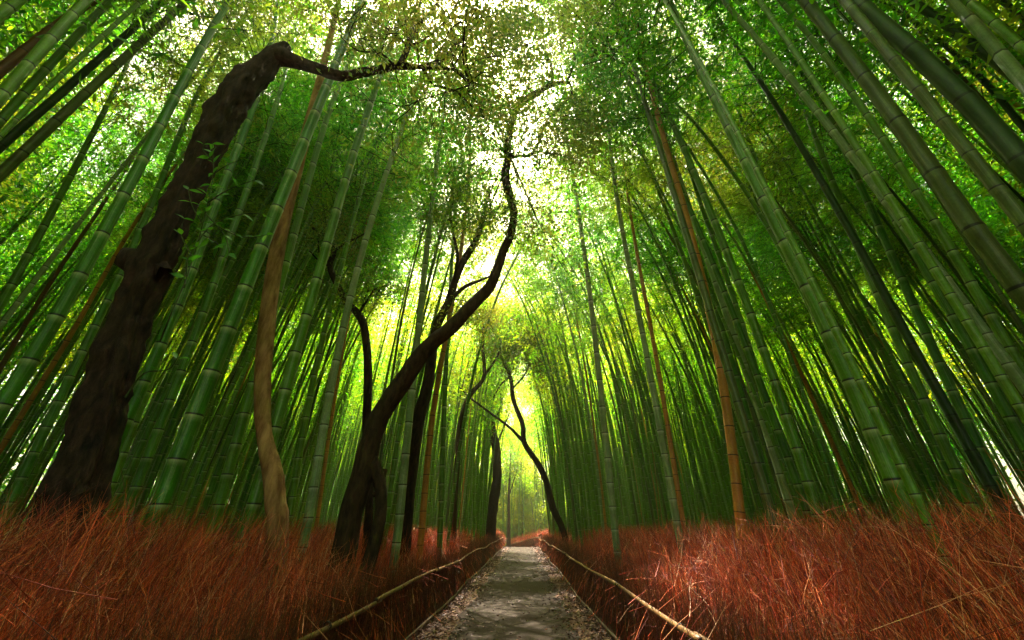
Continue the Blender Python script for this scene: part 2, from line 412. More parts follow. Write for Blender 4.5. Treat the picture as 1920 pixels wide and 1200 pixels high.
# ------------------------------------------------------------------ dry brush behind the fences
def brush(name, label, side, x0, n, seed):
    g = np.random.default_rng(seed); m = MB()
    y = .7 * np.exp(g.uniform(0, 1, n) * math.log(44 / .7)) - .2
    s = g.beta(1.0, 1.5, n) * 3.0
    x = x0 + side * (s + .06)
    top = .80 + .52 * np.clip(s / .9, 0, 1) + g.normal(0, .14, n) + .2 * np.exp(-y / 2.5) + .18 * np.sin(y * 1.7 + s * 2) * np.exp(-y / 14) + .1 * np.sin(x * 5 + y * 3.1) * np.exp(-y / 10)
    top = np.minimum(top, 1.46 + .12 * np.exp(-y / 3) + g.exponential(.07, n) * (y < 9))
    L = g.uniform(.25, .65, n)
    far = np.clip(y / 12, 0, 1)
    D = np.stack([-side * g.normal(.10, .28, n), g.normal(.30, .30, n) * (1 - .45 * far), np.abs(g.normal(.9, .18, n))], 1)
    sel = g.uniform(0, 1, n) < .16; D[sel] += g.normal(0, .6, (sel.sum(), 3)); D[:, 2] = np.abs(D[:, 2]) + .12
    U = unit(D)
    fr = g.power(2.6, n)
    tipz = top * fr + .05
    P0 = np.stack([x, y, tipz], 1) - U * L[:, None]
    r = g.uniform(.0010, .0024, n) * (1 + y * .085)
    rnd = np.where(g.uniform(0, 1, n) < .38, g.uniform(.6, 1, n), g.uniform(0, .6, n))
    P = twigs(m, P0, D, L, r, g, 4, .06, 0, rnd, kink=.012)
    k = np.arange(n)[g.uniform(0, 1, n) < np.where(y < 12, .75, .25)]
    Q = P[k, 2]; D2 = unit(U[k] + g.normal(0, .5, (len(k), 3)))
    P2 = twigs(m, Q, D2, L[k] * g.uniform(.25, .5, len(k)), r[k] * .6, g, 3, .1, 0, rnd[k], kink=.03)
    o = obj(name, m.mesh(name, M_brush)); tag(o, label, 'dry brush', kind='stuff')
brush('brushwood_thicket', 'mass of reddish dry twigs filling the verge on the left of the path', -1, FL, 105000, 3)
brush('brushwood_thicket', 'mass of reddish dry twigs filling the verge on the right of the path', 1, FR, 105000, 4)
g = np.random.default_rng(5); m = MB(); n = 5000
u = g.uniform(0, 1, n); s = g.uniform(.05, 1.6, n)
P0 = np.stack([1.28 - 2.6 * u + s * .6, 37.7 + 6.2 * u + s, 0 * u], 1); P0[:, 2] = ground(P0[:, 0], P0[:, 1]) + g.uniform(0, .75, n)
twigs(m, P0, g.normal(0, .25, (n, 3)) + np.array([0, .2, 1]), g.uniform(.5, .85, n), .006, g)
tag(obj('brushwood_thicket', m.mesh('far_brush', M_brush)), 'bright orange twigs heaped behind the far fence at the bend', 'dry brush', kind='stuff')

# ------------------------------------------------------------------ bamboo
def culm_path(pts, Htot, g, lean=None):
    """pts: world points low to high on one culm; returns a function z -> xyz"""
    P = np.array(pts, float); P = P[np.argsort(P[:, 2])]
    z, x, y = P[:, 2], P[:, 0], P[:, 1]
    s0 = (x[1] - x[0]) / max(.3, z[1] - z[0]); s1 = (x[-1] - x[-2]) / max(.3, z[-1] - z[-2])
    if len(P) > 2:
        s0 = (x[len(P) // 2] - x[0]) / (z[len(P) // 2] - z[0]); s1 = (x[-1] - x[len(P) // 2]) / (z[-1] - z[len(P) // 2])
    s0 = np.clip(s0, -.22, .22); s1 = np.clip(s1, -.25, .25)
    az = g.uniform(0, 2 * math.pi); am = g.uniform(.2, 1.3)
    def f(zz):
        zz = np.asarray(zz, float)
        xx = np.interp(zz, z, x) + np.where(zz < z[0], (zz - z[0]) * s0, 0) + np.where(zz > z[-1], (zz - z[-1]) * s1, 0)
        yy = np.interp(zz, z, y)
        if len(P) > 2:      # soften the corners of the traced line
            k = np.polyfit(z, x, 2 if len(P) < 6 else 3); w = np.clip((zz - z[0]) / .5 + .5, 0, 1) * np.clip((z[-1] - zz) / .5 + .5, 0, 1)
            xx = xx * (1 - .8 * w) + np.polyval(k, zz) * .8 * w
        b = np.clip((zz - max(z[-1], .45 * Htot)) / (Htot * .55), 0, 2) ** 2 * am
        return np.stack([xx + b * math.cos(az), yy + b * math.sin(az), zz], -1)
    return f

def culm_mesh(mb, f, z0, Htot, dia, g, sides=12, origin=(0, 0, 0), mat=0, rnd=.5, rings=3):
    zs, vs, rs = [], [], []; z = z0; k = 0; r0 = dia / 2; il = dia * g.uniform(1.9, 2.6)
    ph = int(g.integers(0, 30)); r0 *= 1.0
    while z < Htot:
        hgt = (z - z0) / (Htot - z0)
        L = il * (.75 + 1.3 * min(1, hgt * 3.5)) if hgt < .8 else il * 1.5
        r = r0 * (1 - .15 * hgt - .75 * hgt ** 3) 
        if rings == 3: A = ((0., 1.065), (.05, .985), (.95, .985))
        else: A = ((0., 1.03), (.06, .985))
        for a, b in A:
            zs.append(z + L * a); vs.append(ph + k + a); rs.append(r * b)
        z += L; k += 1
    P = f(np.array(zs)) - np.asarray(origin)
    tube(mb, P, rs, sides, vs, rnd, mat)

# crowns: five shapes of leafy plume, shared by the canes
CR0 = 8.0
def crown_mesh(seed, nb=46, nl=3700, LL=.13, WW=.030):
    g = np.random.default_rng(seed); m = MB()
    zb = np.sort(g.uniform(0, 1, nb) ** .9) * 8.2
    ang = np.cumsum(g.uniform(1.8, 2.9, nb))
    Lb = (.75 + 1.15 * np.sin(np.clip(zb / 8.6, 0, 1) * 2.6 + .45)) * g.uniform(.7, 1.2, nb)
    D = np.stack([np.cos(ang), np.sin(ang), g.uniform(.35, 1.0, nb)], 1)
    P0 = np.stack([0 * zb, 0 * zb, zb], 1)
    P = twigs(m, P0, D, Lb, .008, g, 5, .12, .35, np.full(nb, .4), 1, .015)
    # sprays
    ns = 12; src = np.repeat(np.arange(nb), ns); tt = g.uniform(.25, 1, nb * ns)
    i = np.clip((tt * 4).astype(int), 0, 3); fr = tt * 4 - i
    Q = P[src, i] * (1 - fr)[:, None] + P[src, i + 1] * fr[:, None]
    D2 = unit(D[src]) + g.normal(0, .7, (len(src), 3)); L2 = g.uniform(.2, .55, len(src))
    S = twigs(m, Q, D2, L2, .003, g, 3, .15, .3, np.full(len(src), .4), 1, .03)
    a = g.integers(0, len(src), nl); w = g.uniform(.2, 1.05, nl); i = np.clip((w * 2).astype(int), 0, 1); fr = w * 2 - i
    C = S[a, i] * (1 - fr)[:, None] + S[a, i + 1] * fr[:, None] + g.normal(0, .05, (nl, 3))
    DD = unit(D2[a]) * .5 + g.normal(0, .6, (nl, 3)) + np.array([0, 0, -.35])
    cl = g.uniform(0, 1, nb)[src[a]]
    leaves(m, C, DD, g.uniform(.7, 1.25, nl) * LL, g.uniform(.7, 1.2, nl) * WW, g, np.clip(cl * .6 + g.uniform(-.15, .55, nl), 0, 1), 0)
    return m.mesh('foliage', [M_leaf, M_branchlet], False)
CROWNS = [crown_mesh(100 + k) for k in range(6)]
CROWNS2 = []
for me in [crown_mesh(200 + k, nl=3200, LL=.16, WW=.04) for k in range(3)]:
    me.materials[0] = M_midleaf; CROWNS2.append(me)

BAM = []     # records of individual canes
def bamboo(pts, dia, mat, g, Htot=None, label=None, group=None, nm=None, sides=12, crown=True):
    Htot = Htot or g.uniform(13.5, 17)
    f = culm_path(pts, Htot, g)
    b = f(0.0); gz = float(ground(b[0], b[1])); b[2] = gz - .05
    root = empty('bamboo', b)
    m = MB(); culm_mesh(m, f, gz - .05, Htot, dia, g, sides, b)
    obj('culm', m.mesh('culm', mat), root)
    if crown:
        zc = CR0 * Htot / 15.5
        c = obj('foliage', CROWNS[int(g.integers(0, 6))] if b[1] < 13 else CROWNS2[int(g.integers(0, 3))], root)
        p = f(zc); q = f(Htot * .97); d = Vector(q - p).normalized()
        sc = g.uniform(.9, 1.15); c.matrix_basis = Matrix.Translation(Vector(p - b)) @ Vector((0, 0, 1)).rotation_difference(d).to_matrix().to_4x4() @ Matrix.Rotation(g.uniform(0, 6.28), 4, 'Z') @ Matrix.Diagonal((sc, sc, (Htot - zc) / 7.9, 1))
    BAM.append(dict(o=root, f=f, label=label, group=group, nm=nm, b=b, dia=dia, mat=mat))
    return root

GRN, DRK, OLV, PAL, ORG, RED = M_green, M_dark, M_olive, M_pale, M_orange, M_red
# traced canes: points in the photograph low to high, width there, real diameter, material, label, landmark name
HERO = [
 ([(20,733),(123,573),(187,443),(267,300),(340,160),(430,0)], 36, .125, GRN, 'thick green bamboo leaning in from the lower left edge, left of the big dark trunk', None),
 ([(127,720),(163,633),(217,523),(283,400),(357,200),(467,17)], 20, .105, GRN, 'medium green bamboo just behind the big dark trunk, rising left of its top', None),
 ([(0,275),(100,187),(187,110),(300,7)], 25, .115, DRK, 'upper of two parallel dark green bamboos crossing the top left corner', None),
 ([(0,327),(80,253),(150,183),(240,103),(353,0)], 28, .12, OLV, 'lower of two parallel bamboos crossing the top left corner, olive toned', None),
 ([(0,95),(50,63),(130,10)], 15, .09, PAL, 'greyish bamboo above the red brown one in the top left corner', None),
 ([(0,133),(77,70),(175,0)], 30, .115, RED, 'thick red brown dead bamboo crossing the top left corner', None),
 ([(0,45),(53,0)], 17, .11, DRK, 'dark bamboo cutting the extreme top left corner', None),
 ([(0,573),(33,513),(97,400),(147,300),(243,113)], 22, .11, GRN, 'dark green bamboo left of the thick cane, tapering to a thin bare tip', None),
 ([(300,953),(353,797),(433,607),(497,450),(553,310),(623,133),(680,0)], 40, .145, GRN, 'thickest bright green bamboo between the big dark trunk and the tan trunk', 'thick green bamboo'),
 ([(460,987),(497,893),(547,680),(597,523),(660,283),(700,187),(763,0)], 27, .13, GRN, 'bright green bamboo passing in front of the foot of the tan trunk', None),
 ([(300,797),(333,720),(360,640),(393,553),(440,420)], 21, .115, GRN, 'green bamboo right beside the thickest bright green one, on its upper left', None),
 ([(240,783),(290,667),(317,607),(340,567),(390,420)], 27, .13, GRN, 'thick green bamboo close against the right side of the big dark trunk', None),
 ([(27,800),(87,700),(123,647),(160,580)], 13, .085, ORG, 'orange tan dead bamboo in the gap between the left edge and the big dark trunk', None),
 ([(0,693),(67,573),(133,473),(177,407)], 12, .09, RED, 'reddish dead bamboo at the left edge, above the orange tan one', None),
 ([(575,985),(600,860),(640,620),(680,470),(720,340),(750,250)], 19, .115, PAL, 'whitish powdery bamboo right of the tan trunk', 'whitish bamboo'),
 ([(597,960),(620,800),(645,640),(665,540)], 8, .08, ORG, 'thin orange bamboo directly right of the whitish powdery bamboo', None),
 ([(745,1000),(760,860),(785,640),(805,400),(828,250)], 17, .115, PAL, 'pale grey green bamboo between the dark leaning tree and its dark neighbour', 'pale bamboo'),
 ([(790,1000),(800,900),(810,780),(835,640)], 13, .11, ORG, 'orange dead bamboo with bright rings, right of the dark slender tree', 'orange ringed bamboo'),
 ([(1655,857),(1590,697),(1527,560),(1440,400),(1363,227),(1307,117),(1255,0)], 37, .135, GRN, 'thick green bamboo right of the tall orange one, reaching the top edge above it', 'thick ringed bamboo'),
 ([(1710,647),(1613,467),(1563,383),(1463,207),(1380,87)], 21, .105, DRK, 'dark bamboo right of the thick ringed cane, thin at its top', None),
 ([(1880,760),(1793,600),(1707,460),(1663,383),(1520,160),(1410,13)], 26, .12, GRN, 'dark green bamboo between the thick ringed cane and the massive right canes', None),
 ([(1920,545),(1790,400),(1697,243),(1613,127),(1507,0)], 50, .14, OLV, 'very thick olive bamboo running to the right edge, below the massive dark one', None),
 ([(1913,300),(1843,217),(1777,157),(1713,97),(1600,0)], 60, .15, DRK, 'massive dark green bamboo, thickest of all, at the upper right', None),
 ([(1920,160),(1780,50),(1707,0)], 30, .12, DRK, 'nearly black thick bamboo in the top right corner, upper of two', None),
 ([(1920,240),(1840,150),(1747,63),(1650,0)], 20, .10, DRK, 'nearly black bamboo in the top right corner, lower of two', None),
 ([(1793,133),(1747,90),(1713,40),(1680,0)], 15, .09, RED, 'thin brown bamboo crossing in front of the massive dark one at top right', None),
 ([(1545,1010),(1513,893),(1460,733),(1407,587),(1330,400),(1257,217),(1173,63),(1137,0)], 24, .12, GRN, 'long green bamboo just right of the tall orange one, leaning towards the top centre', None),
 ([(1433,750),(1390,600),(1360,517),(1320,400)], 13, .10, GRN, 'slim green bamboo between the tall orange one and the long leaning one', None),
 ([(1393,1010),(1372,860),(1345,640),(1310,500),(1285,400),(1250,280)], 22, .115, ORG, 'tall bright orange dead bamboo standing right of the path', 'tall orange bamboo'),
 ([(1285,1005),(1262,870),(1240,720),(1210,560)], 11, .09, ORG, 'slimmer orange brown bamboo left of the tall orange one', 'slim orange bamboo'),
 ([(1155,1010),(1135,830),(1115,620),(1095,470)], 14, .11, PAL, 'pale bamboo with white rings closest to the right side of the path', 'pale ringed bamboo'),
 ([(1275,1010),(1245,850),(1218,690),(1180,500)], 15, .11, PAL, 'pale grey bamboo between the two orange ones on the right', None),
 ([(1500,1010),(1465,900),(1435,800),(1390,670)], 18, .115, PAL, 'whitish bamboo low down on the right, beside the thick ringed cane', 'whitish low bamboo'),
 ([(1720,1000),(1790,980)][:1] + [(1700,930),(1620,760),(1540,590),(1480,450)], 20, .11, GRN, 'green bamboo hidden partly behind the thick ringed cane', None),
 ([(1800,900),(1740,760),(1660,590),(1600,440)], 24, .12, GRN, 'dark green bamboo low at the right between two thicker canes', None),
 ([(1910,1000),(1840,850),(1770,700),(1690,520)], 26, .12, GRN, 'green bamboo low at the right edge above the twigs', None),
 ([(180,985),(230,850),(290,690)][:3], 22, .12, GRN, 'green bamboo at the foot of the big dark trunk, on its right', None),
 ([(400,985),(440,840),(480,700),(540,480)], 24, .12, GRN, 'green bamboo left of the one crossing the tan trunk', None),
 ([(540,985),(560,860),(590,700),(640,500)], 15, .11, GRN, 'green bamboo between the tan trunk and the whitish bamboo', None),
 ([(825,1000),(830,850),(838,650),(850,450)], 11, .12, GRN, 'upright vivid green bamboo right of the orange ringed one', 'vivid green bamboo'),
]
g = np.random.default_rng(42)
taken = []
for pts, w, dia, mat, label, nm in HERO:
    # depth of the plane in which the cane stands, from its width and true diameter
    zc = F * dia / w; px, py = pts[0]
    d = ray(px, py); X, U = (px - 960) / F, (600 - py) / F
    Y = zc * d[1]
    wd = lambda Y: dia * .5 * px_per_r(at(*pts[0], Y), at(*pts[1], Y))
    for _ in range(200):        # the depth at which a cane of this diameter looks this wide
        if wd(Y) > w: Y *= 1.01
        else: break
    # never inside the fences: a cane near the path stands behind them and is that much thicker
    for _ in range(60):
        f0 = at(pts[0][0], pts[0][1], Y)
        if (FL - .35) < f0[0] < (FR + .35): Y *= 1.04
        else: break
    if any(k in label for k in ('behind the big', 'foot of the big', 'close against')): Y = max(Y, 3.9)
    dia = min(.17, w / (.5 * px_per_r(at(*pts[0], Y), at(*pts[1], Y))))
    W = [at(a, b, Y) for a, b in pts]
    bamboo(W, dia, mat, g, label=label, nm=nm, sides=16)
    taken.append(BAM[-1]['b'][:2])
NH = len(HERO)

# the rest of the grove
TREES_AT = [(-3.0, 3.1), (-2.6, 4.2), (-2.3, 5.5), (-1.8, 8), (-2.4, 7), (-1.7, 23), (1.75, 18), (-2.5, 16)]
GAPS = [(120, 95, 50), (360, 60, 40), (560, 100, 50), (700, 90, 50), (750, 190, 50), (850, 110, 35), (905, 230, 28), (1165, 10, 50), (1390, 370, 45), (1610, 100, 60), (1760, 230, 50), (1630, 450, 40),
        (950, 530, 45), (870, 510, 40), (805, 545, 22), (975, 380, 25), (1115, 400, 40), (1210, 350, 35), (720, 400, 30), (260, 290, 40), (30, 370, 30), (1470, 110, 30), (700, 600, 18)]
KEEP = [(4.1, [(517,1000),(514,900),(490,815),(487,740),(505,560),(530,420),(562,300),(600,150)]),
        (5.4, [(655,1000),(690,860),(757,713),(847,613),(917,540),(945,470),(960,400),(953,260)]),
        (7.8, [(758,1000),(783,793),(817,617),(850,520)]), (6.9, [(692,960),(688,700),(650,567)]),
        (3.0, [(130,1000),(200,740),(290,500),(430,220),(500,120)]), (28, [(917,1000),(931,900),(925,800)]), (20, [(1055,1000),(1037,950),(1010,870),(975,815),(960,740)])]
for pts, w, dia, mat, label, nm in HERO:
    if mat in (PAL, ORG, RED) or 'thick' in label: KEEP.append((F * dia / w * ray(*pts[0])[1], pts))
def blocks(x, y, lim=2):
    U, V_, Z_ = proj(np.stack([np.full(18, x), np.full(18, y), np.linspace(1.4, 12, 18)], 1))
    for Y, pl in KEEP:
        if y > Y + .1: continue
        pl = pl[::-1]; px = np.interp(V_, [p[1] for p in pl], [p[0] for p in pl])
        hit = (np.abs(px - U) < 6 + (34 if Y == 3.0 else 0) + 40 / np.maximum(Z_, .5)) & (V_ > pl[0][1]) & (V_ < pl[-1][1]) & (Z_ > .3)
        if hit.sum() >= lim: return True
    return False
def gap_hit(x, y):
    """keep crowns out of the sight lines where open sky shows"""
    for zz, rr in ((8.5, 1.1), (11, 1.3), (13.5, 1.0)):
        u, v, z = proj(np.array([x, y, zz]))
        if z < .3: continue
        rp = rr * F / z
        for a, b, r in GAPS:
            if abs(u - a) < rp * .6 + r * .35 and abs(v - b) < rp * .65 + r * .35: return True
    return False
cand = []
g2 = np.random.default_rng(77)
tries = 0
cells = {}
def free(x, y, d):
    cx, cy = int(x // .5), int(y // .5)
    for i in (-1, 0, 1):
        for j in (-1, 0, 1):
            for (a, b) in cells.get((cx + i, cy + j), ()):
                if (a - x) ** 2 + (b - y) ** 2 < d * d: return False
    return True
def put(x, y): cells.setdefault((int(x // .5), int(y // .5)), []).append((x, y))
for x, y in taken: put(x, y)
for x, y in TREES_AT: put(x, y)
while len(cand) < 3400 and tries < 90000:
    tries += 1
    sd = -1 if g2.uniform() < .5 else 1
    s = .45 + 20 * g2.uniform() ** 1.12
    y = g2.uniform(-11, 48)
    x = (FL - s) if sd < 0 else (FR + s)
    if y > 34 and x > -3 - (y - 34) * .4 and x < 3 + (y - 34) * .4: continue
    if not free(x, y, .27): continue
    if -2 < y < 4 and s < .8 + .3 * (4 - y): continue
    if -2 < y < 2 and s < 3.4: continue
    if y < -1 and g2.uniform() < .5: continue
    if blocks(x, y) or (-4.7 < x < -2.2 and -1 < y < 3.4): continue
    gh = gap_hit(x, y)
    if gh and g2.uniform() < .93: continue
    cand.append((x, y, sd)); put(x, y)
for _ in range(60):
    cand.append((g2.uniform(-5.5, 5.5), g2.uniform(46.5, 54), 1 if g2.uniform() < .5 else -1))
def score(c):
    x, y, _ = c
    best = 0
    for zz in (1.4, 4, 8):
        u, v, z = proj(np.array([x, y, zz]))
        if z > .4 and -60 < u < 1980 and -60 < v < 1200: best = max(best, 1 / z)
    return best
cand.sort(key=score, reverse=True)
cand = [c for c in cand]
NI = 300 - NH
def rand_path(x, y, sd, g):
    lean = g.normal(.015, .035); ly = g.normal(0, .02)
    bow = g.uniform(.2, 1.7) * (.3 if y < 5 else (1 if y < 15 else .35))
    arch = (g.uniform(1.6, 3.4) if g.uniform() < .45 else g.uniform(0, .8)) if (y > 3 and abs(x) < 5) else g.uniform(0, 1.6)
    zs = np.array([0, 3, 6, 9., 11.5, 14])
    return [np.array([x - sd * (lean * z + bow * (z / 9) ** 2 * .6 * (z <= 9) + (bow * .6 + bow * (z - 9) * .14) * (z > 9) + arch * max(0, (z - 7) / 8) ** 1.6), y + ly * z, z]) for z in zs]
near, rest = cand[:NI], [c for c in cand[NI:]]
for x, y, sd in near:
    r = g.uniform()
    mat = GRN if r < .83 else (OLV if r < .90 else (PAL if r < .94 else (ORG if r < .97 and y > 9 else DRK)))
    bamboo(rand_path(x, y, sd, g), g.uniform(.055, .10), mat, g, sides=10, group='grove')

# canes deeper in the grove: too many to count
mc, ml = MB(), MB()
mats = [M_green, M_olive, M_pale, M_orange]
for x, y, sd in rest:
    Ht = g.uniform(12.5, 16.5)
    f = culm_path(rand_path(x, y, sd, g), Ht, g)
    r = g.uniform(); mi = 0 if r < .84 else (1 if r < .92 else (2 if r < .965 else 3))
    z0 = float(ground(x, y)) - .05
    culm_mesh(mc, f, z0, Ht, g.uniform(.075, .12), g, 6, mat=mi, rings=2)
    n = (950 if abs(x) > 6 else 650) if y < 14 else 420
    lo = g.uniform(.36, .56); zz = Ht * (lo + (1 - lo) * g.beta(1.3, 1.3, n)); c = f(zz)
    nb = 26; ba = g.uniform(0, 6.28, nb); bz = np.linspace(0, 1, nb); k = np.clip(((zz / Ht - lo) / (1 - lo) * nb).astype(int), 0, nb - 1)
    a = ba[k] + g.normal(0, .35, n); rad = g.uniform(.15, 1, n) * (1.75 - 1.1 * k / nb)
    c = c + np.stack([np.cos(a) * rad, np.sin(a) * rad, .35 * rad - .15 * rad ** 2 + g.normal(0, .12, n)], 1)
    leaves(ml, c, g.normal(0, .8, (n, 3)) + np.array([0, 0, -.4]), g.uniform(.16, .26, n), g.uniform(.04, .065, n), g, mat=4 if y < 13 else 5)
mc.v += ml.v; mc.q += [q + mc.n for q in ml.q]; mc.uv += ml.uv; mc.r += ml.r; mc.m += ml.m
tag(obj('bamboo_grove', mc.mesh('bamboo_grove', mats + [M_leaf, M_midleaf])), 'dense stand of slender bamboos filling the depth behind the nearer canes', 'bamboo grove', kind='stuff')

# sunlit foliage beyond the edge of the grove
def bank(m, n, fx, fy, ztop, g, L=.32, W=.10, clump=.9):
    nc = n // 260
    cx, cy = fx(g, nc), fy(g, nc); cz = g.uniform(0, 1, nc) ** 1.1 * ztop(cx, cy, g)
    k = g.integers(0, nc, n); r = g.normal(0, clump * .55, (n, 3))
    C = np.stack([cx[k], cy[k], cz[k]], 1) + r
    C[:, 2] = np.maximum(C[:, 2], ground(C[:, 0], C[:, 1]) + .05)
    leaves(m, C, g.normal(0, .8, (n, 3)) + np.array([0, 0, -.3]), g.uniform(.6, 1.3, n) * L, g.uniform(.7, 1.2, n) * W, g, np.clip(g.uniform(0, 1, nc)[k] * .6 + g.uniform(-.1, .5, n), 0, 1))
g = np.random.default_rng(9)
m, ms = MB(), MB()
for sd in (-1, 1):
    bank(ms, 260000, lambda g, n: sd * (19 + g.uniform(0, 1, n) ** 1.5 * 9), lambda g, n: g.uniform(-18, 62, n), lambda x, y, g: 13 + (np.abs(x) - 19) * 1.0 + 0 * y, g)
bank(m, 330000, lambda g, n: g.uniform(-20, 20, n), lambda g, n: 50 + g.uniform(0, 1, n) * 18, lambda x, y, g: 3 + (y - 50) * 1.55, g, .38, .15)
tag(obj('foliage', ms.mesh('side_foliage', M_leaf, False)), 'dark green leaf mass closing the view deep behind the canes on both sides', 'foliage', kind='stuff')
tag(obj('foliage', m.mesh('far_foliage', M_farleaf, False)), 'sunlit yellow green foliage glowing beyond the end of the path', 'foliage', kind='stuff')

# ------------------------------------------------------------------ trees
def pxr(px, py, Y, w):
    return w / 2 * zdepth(at(px, py, Y)) / F
def limb(mb, spec, Y, sides=14, rough=.1, seed=0, step=.1, dY=0.0, base=False):
    P = [at(a, b, Y + dY * i / max(1, len(spec) - 1)) for i, (a, b, w) in enumerate(spec)]
    W = [w / px_per_r(P[i], P[i + 1]) if i < len(P) - 1 else w / px_per_r(P[i], 2 * P[i] - P[i - 1]) for i, (a, b, w) in enumerate(spec)]
    if base:
        p = P[0].copy(); q = p + (P[0] - P[1]) * (p[2] + .1) / max(.2, (P[1] - P[0])[2]); q[2] = -.1
        q[:2] = p[:2] * .6 + q[:2] * .4
        P = [q] + P; W = [W[0] * 1.35] + W
    P, W = smooth_path(P, W, step)
    tube(mb, P, W, sides, np.arange(len(P)) * .2, rough=rough, seed=seed)
    return P
def twigtree(mb, tips, start, d, L, r, depth, g):
    """random fine branching"""
    n = 5; P = [start]; dd = d / np.linalg.norm(d)
    for k in range(n):
        dd = dd + g.normal(0, .22, 3); dd /= np.linalg.norm(dd); P.append(P[-1] + dd * L / n)
    tube(mb, np.array(P), np.linspace(r, r * .45, n + 1), 5 if depth < 2 else 4)
    tips.extend(P[2:])
    if depth > 0:
        for k in range(int(g.integers(2, 4))):
            i = int(g.integers(2, n + 1)); nd = dd + g.normal(0, .75, 3)
            twigtree(mb, tips, P[i], nd, L * g.uniform(.5, .8), r * .5, depth - 1, g)
def clump_to(mb, tips, limbs, cx, cy, r, Y, n, g):
    """twigs reaching from the nearest limb to spots round (cx, cy)"""
    for k in range(n):
        t = at(cx + g.normal(0, r * .45), cy + g.normal(0, r * .45), Y + g.normal(0, .5))
        dmin = np.linalg.norm(limbs - t, axis=1); s = limbs[int(np.argmin(dmin))]
        L = np.linalg.norm(t - s)
        if L < .05: continue
        m_ = (s + t) / 2 + g.normal(0, L * .1, 3) + np.array([0, 0, L * .08])
        P, W = smooth_path([s, m_, t], [min(.022, .006 + L * .006), min(.014, .005 + L * .003), .003], .15)
        tube(mb, P, W, 5)
        tips.extend(list(P[len(P) // 2:]))
        for q in range(3): twigtree(mb, tips, P[int(len(P) * g.uniform(.5, .99))], (t - s) / L + g.normal(0, .8, 3), g.uniform(.35, .8) * (1 + L * .08), .005, 1, g)
def crown_leaves(tips, nper, L, W, spread, g, mat):
    T = np.array(tips); n = len(T) * nper; C = np.repeat(T, nper, 0) + g.normal(0, spread, (n, 3))
    m = MB(); leaves(m, C, g.normal(0, .9, (n, 3)) + np.array([0, 0, -.2]), g.uniform(.6, 1.3, n) * L, g.uniform(.7, 1.2, n) * W, g)
    return m.mesh('crown', mat, False)
def tree(name, label, Y, stem, limbs, mat, clumps=(), nper=9, leaf=(.075, .034), seed=1, nm=None, rough=.1, lmat=None, spread=.13, group=None, sides=16):
    g = np.random.default_rng(seed)
    for _ in range(80):
        p = at(stem[0][0], stem[0][1], Y)
        if Y < 37 and FL - .45 < p[0] < FR + .35: Y *= 1.02
        else: break
    mb = MB(); all_ = [limb(mb, stem, Y, sides, rough, seed, base=True, step=.045 if sides > 20 else .1)]
    base = all_[0][0].copy()
    for i, (l, dY) in enumerate(limbs): all_.append(limb(mb, l, Y, 10, rough * .8, seed + i + 5, dY=dY))
    A = np.vstack(all_[1:] if len(all_) > 1 else [all_[0][len(all_[0]) // 2:]])
    tips = []; tw = MB()
    for cx, cy, r, n in clumps: clump_to(tw, tips, A, cx, cy, r, Y, n, g)
    root = tag(empty(name, base), label, 'tree', group)
    off = base.astype(np.float32)
    for part in (mb, tw):
        for v in part.v: v -= off
    if tips:
        mb.q += [q + mb.n for q in tw.q]; mb.v += tw.v; mb.uv += tw.uv; mb.r += tw.r; mb.m += tw.m
    obj('trunk', mb.mesh('trunk', mat), root)
    if tips:
        cm = crown_leaves(np.array(tips) - off, nper, leaf[0], leaf[1], spread, g, lmat or M_treeleaf); obj('crown', cm, root)
    return root

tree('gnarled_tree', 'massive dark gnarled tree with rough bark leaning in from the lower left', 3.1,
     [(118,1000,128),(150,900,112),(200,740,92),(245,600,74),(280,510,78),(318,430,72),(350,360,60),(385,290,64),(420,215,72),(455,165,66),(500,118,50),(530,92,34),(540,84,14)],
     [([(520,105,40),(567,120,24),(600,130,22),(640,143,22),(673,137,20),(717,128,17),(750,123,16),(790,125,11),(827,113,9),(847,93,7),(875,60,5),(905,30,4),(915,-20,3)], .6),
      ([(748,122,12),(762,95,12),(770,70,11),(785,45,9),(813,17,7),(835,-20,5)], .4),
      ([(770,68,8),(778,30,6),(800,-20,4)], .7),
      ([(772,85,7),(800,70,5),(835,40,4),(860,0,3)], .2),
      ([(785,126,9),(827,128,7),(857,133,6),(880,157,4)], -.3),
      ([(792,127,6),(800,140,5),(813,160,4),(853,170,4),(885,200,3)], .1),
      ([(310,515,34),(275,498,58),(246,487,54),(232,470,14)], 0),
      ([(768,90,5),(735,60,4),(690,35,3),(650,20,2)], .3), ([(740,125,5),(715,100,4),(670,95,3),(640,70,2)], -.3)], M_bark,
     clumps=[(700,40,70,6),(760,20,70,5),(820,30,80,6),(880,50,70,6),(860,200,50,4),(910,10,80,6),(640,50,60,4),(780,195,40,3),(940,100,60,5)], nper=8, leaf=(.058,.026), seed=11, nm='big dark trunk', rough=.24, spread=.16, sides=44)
tree('tan_tree', 'slender tan tree with smooth bark and bulging foot, behind a green bamboo', 4.2,
     [(520,1010,46),(517,950,42),(514,900,42),(504,855,36),(495,810,31),(492,740,33),(496,660,33),(506,560,32),(520,470,30),(538,390,27),(562,300,22),(582,220,19),(600,150,16),(622,60,12),(640,-20,10)],
     [], M_tan, seed=12, rough=.05)
